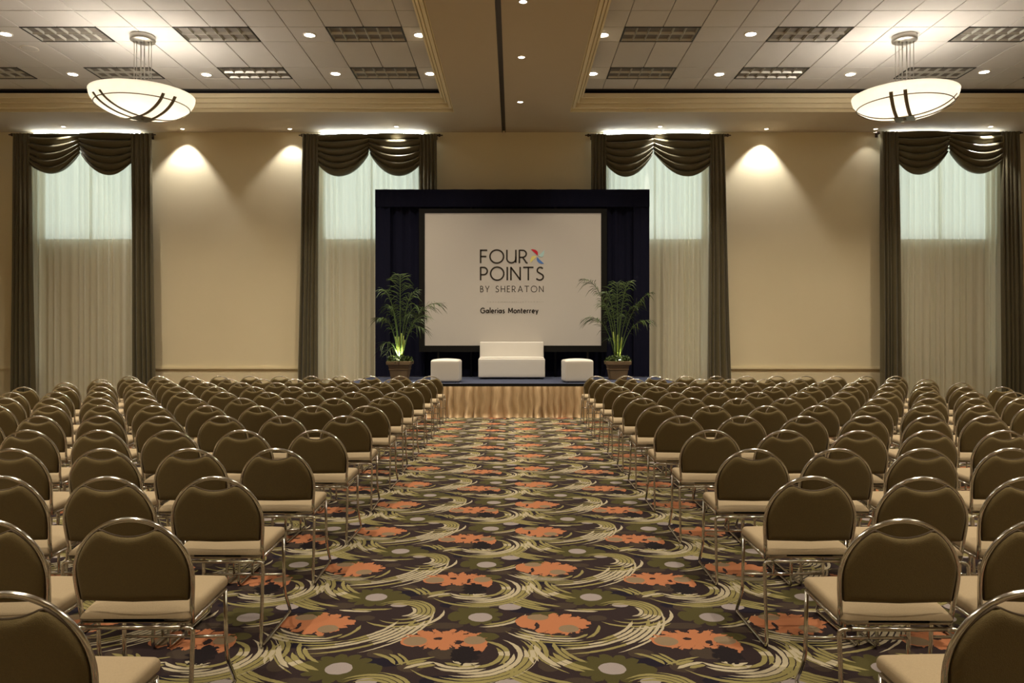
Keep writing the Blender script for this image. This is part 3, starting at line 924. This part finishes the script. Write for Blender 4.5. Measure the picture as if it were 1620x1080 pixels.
GL = {  # unit cap height; (width, strokes)
 'F': (.52, [ln((.05,0),(.05,1)), ln((.0,.965),(.52,.965)), ln((.05,.50),(.46,.50))]),
 'O': (1.04, [arc(.52,.5,.485,.485,0,360,40)]),
 'U': (.72, [ln((.04,1),(.04,.36)) + arc(.36,.34,.32,.31,180,360,18) + ln((.68,.36),(.68,1)), ln((.68,.5),(.68,.03))]),
 'R': (.70, [ln((.05,0),(.05,1)), ln((.05,.96),(.28,.96)) + arc(.28,.70,.26,.26,90,-90,14) + ln((.28,.44),(.05,.44)), ln((.28,.44),(.50,.12)) + arc(.60,.14,.11,.11,200,290,6)]),
 'P': (.58, [ln((.05,0),(.05,1)), ln((.05,.96),(.27,.96)) + arc(.27,.69,.27,.27,90,-90,14) + ln((.27,.42),(.05,.42))]),
 'I': (.10, [ln((.05,0),(.05,1))]),
 'N': (.78, [ln((.05,0),(.05,1)), ln((.05,.97),(.73,.05)), ln((.73,0),(.73,1))]),
 'T': (.76, [ln((.38,0),(.38,1)), ln((0,.965),(.76,.965))]),
 'S': (.60, [arc(.33,.74,.22,.225,35,210,14) + arc(.28,.26,.27,.235,60,-150,18)]),
 'B': (.56, [ln((.05,0),(.05,1)), ln((.05,.96),(.24,.96)) + arc(.24,.745,.21,.215,90,-90,12) + ln((.24,.53),(.05,.53)), ln((.24,.53),(.26,.53)) + arc(.26,.285,.25,.245,90,-90,12) + ln((.26,.04),(.05,.04))]),
 'Y': (.66, [ln((.33,0),(.33,.44)), ln((.02,1),(.33,.42)), ln((.64,1),(.33,.42))]),
 'H': (.72, [ln((.05,0),(.05,1)), ln((.67,0),(.67,1)), ln((.05,.52),(.67,.52))]),
 'E': (.52, [ln((.05,0),(.05,1)), ln((.05,.965),(.50,.965)), ln((.05,.52),(.44,.52)), ln((.05,.035),(.50,.035))]),
 'A': (.80, [ln((.02,0),(.40,1)), ln((.78,0),(.40,1)), ln((.16,.33),(.64,.33))]),
 'G': (.98, [arc(.50,.5,.44,.47,40,330,30) + ln((.90,.30),(.90,.50)), ln((.56,.48),(.94,.48))]),
 'M': (.98, [ln((.08,0),(.14,1)), ln((.14,.98),(.49,.22)), ln((.49,.22),(.84,.98)), ln((.84,1),(.90,0))]),
 'a': (.64, [arc(.27,.32,.21,.27,0,360,22), ln((.55,.66),(.55,0))]),
 'l': (.16, [ln((.08,0),(.08,1.08))]),
 'e': (.60, [ln((.05,.34),(.53,.34)) + arc(.29,.32,.24,.29,5,315,22)]),
 'r': (.38, [ln((.08,0),(.08,.64)), arc(.28,.40,.20,.20,180,60,8)]),
 'i': (.16, [ln((.08,0),(.08,.64)), ln((.08,.82),(.08,.96))]),
 's': (.44, [arc(.23,.47,.14,.13,35,215,10) + arc(.20,.17,.16,.15,55,-150,12)]),
 'o': (.62, [arc(.31,.32,.26,.29,0,360,24)]),
 'n': (.56, [ln((.08,0),(.08,.64)), arc(.28,.38,.20,.23,180,0,12) + ln((.48,.38),(.48,0))]),
 't': (.36, [ln((.14,.92),(.14,.16)) + arc(.26,.15,.12,.12,180,290,6), ln((.0,.60),(.34,.60))]),
 'y': (.54, [ln((.04,.64),(.28,.03)), ln((.51,.64),(.18,-.28))]),
 ' ': (.42, [])}
def text(name, s, px0, px1, pyb, pyt, wd, m, gap):
    """lettering that spans px0..px1 with its baseline at pyb and caps up to pyt"""
    X0, Zb = SP(px0, pyb); X1, Zt = SP(px1, pyt); h = Zt - Zb
    tot = sum(GL[c][0] for c in s) + gap * (len(s) - 1)
    sx = (X1 - X0) / tot
    x = X0; bm = bmesh.new()
    for c in s:
        wv, st_ = GL[c]
        for q in st_:
            stroke(bm, [(x + p[0] * sx, Zb - ZD + p[1] * h) for p in q], wd)
        x += (wv + gap) * sx
    return link(name, bm, m, scr, smooth=False)
def cp(x, y): return 720 + x / 7.2, 370 + y / 7.2
text('logo_word', 'FOUR', cp(283, 0)[0], cp(836, 0)[0], cp(0, 333)[1], cp(0, 180)[1], .033, M['ink'], .16)
text('logo_word', 'POINTS', cp(283, 0)[0], cp(1012, 0)[0], cp(0, 528)[1], cp(0, 375)[1], .033, M['ink'], .17)
text('logo_word', 'BY SHERATON', cp(285, 0)[0], cp(1008, 0)[0], cp(0, 662)[1], cp(0, 591)[1], .0135, M['ink2'], .30)
text('caption', 'Galerias Monterrey', cp(288, 0)[0], cp(946, 0)[0], cp(0, 901)[1], cp(0, 842)[1], .022, M['ink'], .13)
bm = bmesh.new()
rg = random.Random(5)
x = 365
while x < 1000:
    a = SP(*cp(x, 776)); b = SP(*cp(x + rg.uniform(6, 14), 772))
    bm_box(bm, (a[0], -.002, a[1] - ZD), (b[0], .0, b[1] - ZD + .004)); x += rg.uniform(20, 34)
link('faint_dotted_line', bm, M['faint'], scr, smooth=False)
def petal(pts, m):
    bm = bmesh.new(); bm.faces.new([bm.verts.new((SP(*cp(*p))[0], -.003, SP(*cp(*p))[1] - ZD)) for p in pts]); link('pinwheel_blade', bm, m, scr, smooth=False)
petal([(862,176),(885,174),(915,180),(935,195),(944,215),(940,248),(915,222),(890,200)], M['p_red'])
petal([(1014,182),(1016,205),(1010,238),(1000,258),(980,264),(945,248),(975,225),(995,205)], M['p_cyan'])
petal([(858,328),(856,300),(864,270),(880,250),(905,248),(930,258),(900,285),(875,310)], M['p_yel'])
petal([(1014,338),(985,340),(955,330),(935,310),(928,290),(936,262),(955,285),(985,312)], M['p_blue'])

# sofa and two cube seats
t = empty('settee', ((px2x(757, 15.5) + px2x(862, 15.5)) / 2, 15.41, ZD + .001), 'armless white leatherette settee at the centre of the stage', 'sofa')
W_ = 105 * 15.5 / F
bm = rbox(W_, .62, .385, .022, n=6); bmesh.ops.translate(bm, verts=bm.verts[:], vec=(0, .31, .2225)); link('seat_base', bm, M['white'], t)
bm = rbox(W_ - .01, .16, .72, .022, n=6)
for v in bm.verts: v.co.y += .60 + .05 * (v.co.z + .36) / .72; v.co.z += .39
bm2 = rbox(W_ - .035, .44, .03, .014, crown=.012, n=8); bmesh.ops.translate(bm2, verts=bm2.verts[:], vec=(0, .26, .425)); 
link('backrest', bm, M['white'], t); link('seat_cushion', bm2, M['white'], t)
bm = bmesh.new()
for x in (-W_/2 + .08, W_/2 - .08):
    for y in (.07, .58): lathe(bm, [(.02, 0), (.02, .035)], 12, cap0=True, c=(x, y, 0))
link('feet', bm, M['blackmetal'], t)
for px0, px1, sd, rz in ((681, 728, 'left', R(-2)), (891, 938.5, 'right', R(5))):
    d = 14.22
    t = empty('cube_ottoman', ((px2x(px0, d) + px2x(px1, d)) / 2, d + .25, ZD + .001), 'white leatherette cube ottoman on the %s side of the stage' % sd, 'ottoman', 'cube ottomans', rz)
    s_ = .535
    bm = rbox(s_, .50, .40, .03, crown=.032, n=8); bmesh.ops.translate(bm, verts=bm.verts[:], vec=(0, 0, .213)); link('upholstered_cube', bm, M['white'], t)
    bm = bmesh.new()
    for x in (-.2, .2):
        for y in (-.18, .18): lathe(bm, [(.018, 0), (.018, .03)], 12, cap0=True, c=(x, y, 0))
    link('feet', bm, M['blackmetal'], t)

# ------------------------------------------------------------------ palms
def palm(px, d, sd, fronds, seed, suckers):
    rg = random.Random(seed)
    x = px2x(px, d)
    pot = empty('square_planter', (x, d, ZD + .001), 'tapered square clay planter on the stage, %s of the screen' % sd, 'planter', 'clay planters')
    hgt = H - (571 - 534) * d / F - ZD
    bm = bmesh.new()
    pr = [(.150, 0), (.160, .01), (.188, hgt * .52), (.196, hgt * .53), (.198, hgt * .60), (.192, hgt * .61), (.212, hgt * .80), (.240, hgt * .82), (.246, hgt * .99), (.238, hgt), (.215, hgt), (.208, hgt - .03)]
    rings = [[bm.verts.new((sx * r, sy * r, z)) for sx, sy in ((-1,-1),(1,-1),(1,1),(-1,1))] for r, z in pr]
    for A, B in zip(rings, rings[1:]):
        for j in range(4): bm.faces.new((A[j], A[(j+1)%4], B[(j+1)%4], B[j]))
    bm.faces.new(rings[0][::-1])
    bmesh.ops.bevel(bm, geom=[e for e in bm.edges if abs(e.verts[0].co.x - e.verts[1].co.x) < .04 and abs(e.verts[0].co.y - e.verts[1].co.y) < .04 and e.is_manifold], offset=.012, segments=2, affect='EDGES')
    link('pot_body', bm, M['pot'], pot, smooth=False)
    bm = bmesh.new(); bm_box(bm, (-.207, -.207, hgt - .06), (.207, .207, hgt - .03)); link('soil', bm, M['soil'], pot, smooth=False)
    # low leafy underplanting round the rim
    bm = bmesh.new()
    for _ in range(330):
        a = rg.uniform(0, 2*PI); r = rg.uniform(.10, .27); h = rg.uniform(.0, .09) * (1.3 - r)
        c = Vector((r * math.cos(a), r * math.sin(a), hgt + h - max(0, r - .22) * .9)); n = Vector((rg.uniform(-1,1), rg.uniform(-1,1), rg.uniform(.1,1))).normalized()
        t1 = n.orthogonal().normalized(); t2 = n.cross(t1); L_ = rg.uniform(.018, .036)
        bm.faces.new([bm.verts.new(c + t1*L_*q[0] + t2*L_*q[1] + n*q[2]) for q in ((-1,0,0),(-.3,.6,.006),(.5,.5,.004),(1,0,-.008),(.5,-.5,.004),(-.3,-.6,.006))])
    tag(link('underplanting', bm, M['leaf'], pot), kind='stuff')
    pl = empty('areca_palm', (x, d, ZD + .001 + hgt - .03), 'feathery green palm growing in the planter %s of the screen, lit from below' % sd, 'palm', 'potted palms')
    # stems
    for k in range(6):
        a = 2*PI*k/6 + .4; bm = bmesh.new(); rr = .045
        p0 = Vector((rr*math.cos(a), rr*math.sin(a), 0)); p1 = p0 * 1.5 + Vector((0, 0, .28)); p2 = p0 * 2.2 + Vector((0, 0, .52 + rg.uniform(-.08, .1)))
        tube(bm, [p0, p1, p2], [.017, .014, .009], 8)
        link('stem', bm, M['stem'], pl)
    scale = d / F
    for (bx, tipx, tipy, peak, dep, dens) in fronds:
        # tip given as a pixel; depth offset dep at the tip; peak = how far the arch rises above the straight line
        tip = P(tipx, tipy, d + dep) - Vector((x, d, ZD + hgt - .03))
        base = Vector((bx * .05, rg.uniform(-.03, .03), .02))
        ctrl = Vector((base.x * .4 + tip.x * .30, tip.y * .3, max(tip.z * (.80 if tip.z > .8 else 1.0), .3) + peak))
        pts = []
        N_ = 26
        for i in range(N_ + 1):
            t = i / N_
            pts.append(base * (1-t)**2 + ctrl * 2*t*(1-t) + tip * t*t)
        bm = bmesh.new()
        tube(bm, pts, [.010 * (1 - .8 * i / N_) + .0012 for i in range(N_ + 1)], 6)
        start = .34
        ns = int(23 * dens)
        for i in range(ns):
            t = start + (1 - start) * (i + .5) / ns
            f = t * N_; k = min(N_ - 1, int(f)); p = pts[k].lerp(pts[k+1], f - k); tg = (pts[k+1] - pts[k]).normalized()
            sdv = tg.cross(Vector((0, 0, 1))); sdv = sdv.normalized() if sdv.length > .1 else Vector((1, 0, 0))
            up = sdv.cross(tg).normalized()
            tt = (t - start) / (1 - start)
            LL = .36 * (math.sin(PI * min(1, .16 + .80 * tt)) ** .7) * rg.uniform(.85, 1.1) * (0.62 + .5 * min(1, (tip - base).length / 1.3))
            for s in (-1, 1):
                dr = (sdv * s * rg.uniform(.5, .95) + tg * rg.uniform(.5, .95) + up * rg.uniform(-.05, .4)).normalized(); dp = rg.uniform(.3, 1.0)
                wv = .0036 + .0024 * math.sin(PI * tt)
                q = []
                for j in range(4):
                    u = j / 3
                    c = p + dr * LL * u + Vector((0, 0, -dp * LL * u * u))
                    ww = wv * (.5 + 1.1 * u * (1 - u) * 2) * (1 if j < 3 else .05)
                    q.append((bm.verts.new(c + tg * ww), bm.verts.new(c - tg * ww)))
                for A, B in zip(q, q[1:]): bm.faces.new((A[0], B[0], B[1], A[1]))
        o = link('frond', bm, M['leaf'], pl)
    # uplight in the pot
    ul = empty('plant_uplight', (x - .02 if sd == 'left' else x + .02, d - .13, ZD + hgt - .03), 'small glowing uplight at the foot of the %s palm' % sd, 'uplight', 'plant uplights')
    bm = bmesh.new(); lathe(bm, [(.03, 0), (.045, .02), (.05, .055), (.046, .055)], 20, cap0=True); link('housing', bm, M['blackmetal'], ul)
    bm = bmesh.new(); lathe(bm, [(.046, .052), (.001, .060)], 20); link('lamp_lens', bm, M['uplamp'], ul)
    ld = bpy.data.lights.new('uplight_lamp', 'SPOT'); ld.energy = 60; ld.color = (.95, 1.0, .80); ld.spot_size = R(58); ld.spot_blend = .6; ld.shadow_soft_size = .03
    lo = bpy.data.objects.new('uplight_lamp', ld); COL.objects.link(lo); lo.parent = ul; lo.location = (0, 0, .075); lo.rotation_euler = (R(180 - 17), 0, 0)
# (base side, tip px, tip py, arch, depth offset, density)
palm(633, 15.35, 'left', [
    (.5, 700, 480, .35, -.35, 1.1), (.2, 657, 462, .30, .2, .8), (0, 633, 434, .25, .1, .9), (-.3, 603, 458, .35, .1, .8), (-.6, 598, 504, .32, -.3, 1),
    (.7, 676, 500, .25, .3, .9), (.8, 672, 522, .30, -.35, .9), (-.8, 601, 550, .30, -.3, .55), (-.5, 610, 562, .22, -.45, .4), (.1, 652, 500, .45, -.5, .8), (-.1, 614, 486, .40, -.3, .8), (.3, 664, 486, .35, -.1, .8)], 21, 2)
palm(977, 15.35, 'right', [
    (-.5, 922, 441, .30, -.3, 1.1), (-.1, 956, 462, .35, .2, .8), (.2, 996, 445, .25, .15, .9), (.6, 1032, 462, .12, -.2, 1), (.8, 1032, 508, .30, -.3, .9),
    (-.7, 926, 503, .30, -.35, 1), (-.3, 952, 480, .25, .25, .9), (.1, 976, 447, .2, .1, .8), (.4, 1008, 486, .35, -.25, .8), (-.6, 962, 538, .18, -.4, .25), (0, 986, 500, .45, -.45, .7)], 22, 1)

# ------------------------------------------------------------------ banquet chairs
def chair_proto():
    t = empty('banquet_chair', (0, 0, 0))
    yb = lambda z: .055 * (1 - (z - .42) / .383) - .0
    # seat
    bm = rbox(.405, .39, .048, .021, crown=.010, n=5)
    for v in bm.verts:
        v.co.y += .225; 
        f = (v.co.y - .03) / .39
        v.co.z += .431 + .016 * f
        if v.co.z > .43 and v.co.y < .13: v.co.z -= .013 * ((.13 - v.co.y) / .10) ** 2
        if v.co.y > .38: v.co.z -= .25 * (v.co.y - .38) ** 1.3
    link('seat', bm, M['seat'], t)
    # backrest pad
    a, b, zc, zb = .2010, .2080, .583, .496
    def W(z): return a - .010 * max(0, (zc - z) / (zc - zb)) if z <= zc else a
    def ztop(x):
        ar = zc + b * math.sqrt(max(0, 1 - (x / a) ** 2)); return min(ar, .734 + 2.7 * x * x)
    nu, nv = 26, 18
    def pad(sgn):
        def fn(u, v):
            tt = -math.cos(PI * u)
            x = a * tt
            zt = max(ztop(x), zc - .0)
            vv = .5 - .5 * math.cos(PI * v)
            z = zb + (zt - zb) * vv
            xx = x * W(z) / a
            ex = (1 - abs(tt)) * a + .0; ez = min(z - zb, (zt - z) * (1 if abs(x) < .105 else .6))
            e = min(1, max(0, min(ex, ez)) / .022)
            th = .0195 * math.sqrt(max(0, 1 - (1 - e) ** 2)) + .0008
            y = yb(z) - .018 * (1 - (x / a) ** 2) + sgn * th
            return (xx, y, z)
        return fn
    bm = bmesh.new(); sheet(bm, nu, nv, pad(-1)); sheet(bm, nu, nv, pad(1))
    bmesh.ops.remove_doubles(bm, verts=bm.verts[:], dist=.0018); bmesh.ops.recalc_face_normals(bm, faces=bm.faces[:])
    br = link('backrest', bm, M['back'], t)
    # piping round the pad
    pts = []
    for i in range(41):
        x = -a + 2 * a * (.5 - .5 * math.cos(PI * i / 40)); z = max(ztop(x), zc); pts.append((x, yb(z) - .018 * (1 - (x/a)**2), z))
    pts = [(-W(zb), yb(zb), zb)] + pts + [(W(zb), yb(zb), zb)]
    bm = bmesh.new(); tube(bm, pts, .0045, 5); tube(bm, [(-W(zb), yb(zb), zb), (0, yb(zb) - .018, zb), (W(zb), yb(zb), zb)], .004, 5)
    link('piping', bm, M['piping'], br)
    # back tube: one arch
    A, B = .2110, .2150
    arch = [(-.199, yb(.40) + .004, .405), (-.203, yb(.48), .48), (-.209, yb(.54), .54)]
    for i in range(29):
        an = PI - PI * i / 28
        arch.append((A * math.cos(an), yb(zc + B * math.sin(an)), zc - .003 + B * math.sin(an)))
    arch += [(.209, yb(.54), .54), (.203, yb(.48), .48), (.199, yb(.40) + .004, .405)]
    bm = bmesh.new(); tube(bm, arch, .0090, 9); link('back_frame', bm, M['chrome'], t)
    # under-seat frame: side rails and the rear crossbar
    bm = bmesh.new()
    for s in (-1, 1): tube(bm, [(s*.199, .058, .407), (s*.203, .37, .424)], .0085, 8)
    tube(bm, [(-.19, .030, .398), (.19, .030, .398)], .0085, 8)
    link('seat_frame', bm, M['chrome'], t)
    # sled legs
    for s in (-1, 1):
        pth = bend([(s*.17, .030, .398), (s*.216, .026, .398), (s*.214, -.004, .009), (s*.212, .47, .009), (s*.208, .375, .15), (s*.203, .372, .424)], [.03, .03, .03, .05], 5)
        bm = bmesh.new(); tube(bm, pth, .0085, 8); link('leg', bm, M['chrome'], t)
    bm = bmesh.new(); tube(bm, [(-.205, .374, .232), (.205, .374, .232)], .007, 8)
    for x in (-.05, .045): tube(bm, [(x, .374, .232), (x, .372, .41)], .007, 8)
    link('stretcher', bm, M['chrome'], t)
    return t
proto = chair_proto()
rows = [1.95, 2.72, 3.55, 4.45, 5.33, 6.30, 7.25, 8.15, 9.05, 10.05, 11.0, 11.9, 12.85]
rg = random.Random(99)
over = {(0, -1, 0): -1.285, (0, 1, 0): 1.32, (1, -1, 0): -1.363}
def chair_copy(src, parent, keep_piping):
    c = src.copy(); COL.objects.link(c); c.parent = parent
    for ch in src.children:
        if ch.name.startswith('piping') and not keep_piping: continue
        chair_copy(ch, c, keep_piping)
    return c
first = True
for n, d in enumerate(rows):
    for s in (-1, 1):
        for k in range(11):
            x = s * (1.388 + .505 * k) + (.0 if s < 0 else .0)
            x = over.get((n, s, k), x)
            jx, jy, jr = rg.uniform(-.012, .012), rg.uniform(-.02, .02), rg.uniform(-1.6, 1.6)
            px = 812 + x * F / d; hw = .25 * F / d
            if px < -hw - 10 or px > 1620 + hw + 10: continue
            if first: o = proto; first = False
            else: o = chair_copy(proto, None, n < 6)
            o.location = (x + jx, d + jy, 0); o.rotation_euler = (0, 0, R(jr))
            fr = 12 - n
            row = 'front' if fr == 0 else ('back visible' if n == 0 else rank(fr))
            tag(o, 'olive banquet chair, %s block, %s row from stage, %s seat from aisle' % ('left' if s < 0 else 'right', row, rank(k)) if fr else
                'olive banquet chair, %s block, front row by the stage, %s seat from aisle' % ('left' if s < 0 else 'right', rank(k)),
                'chair', 'banquet chairs in rows')
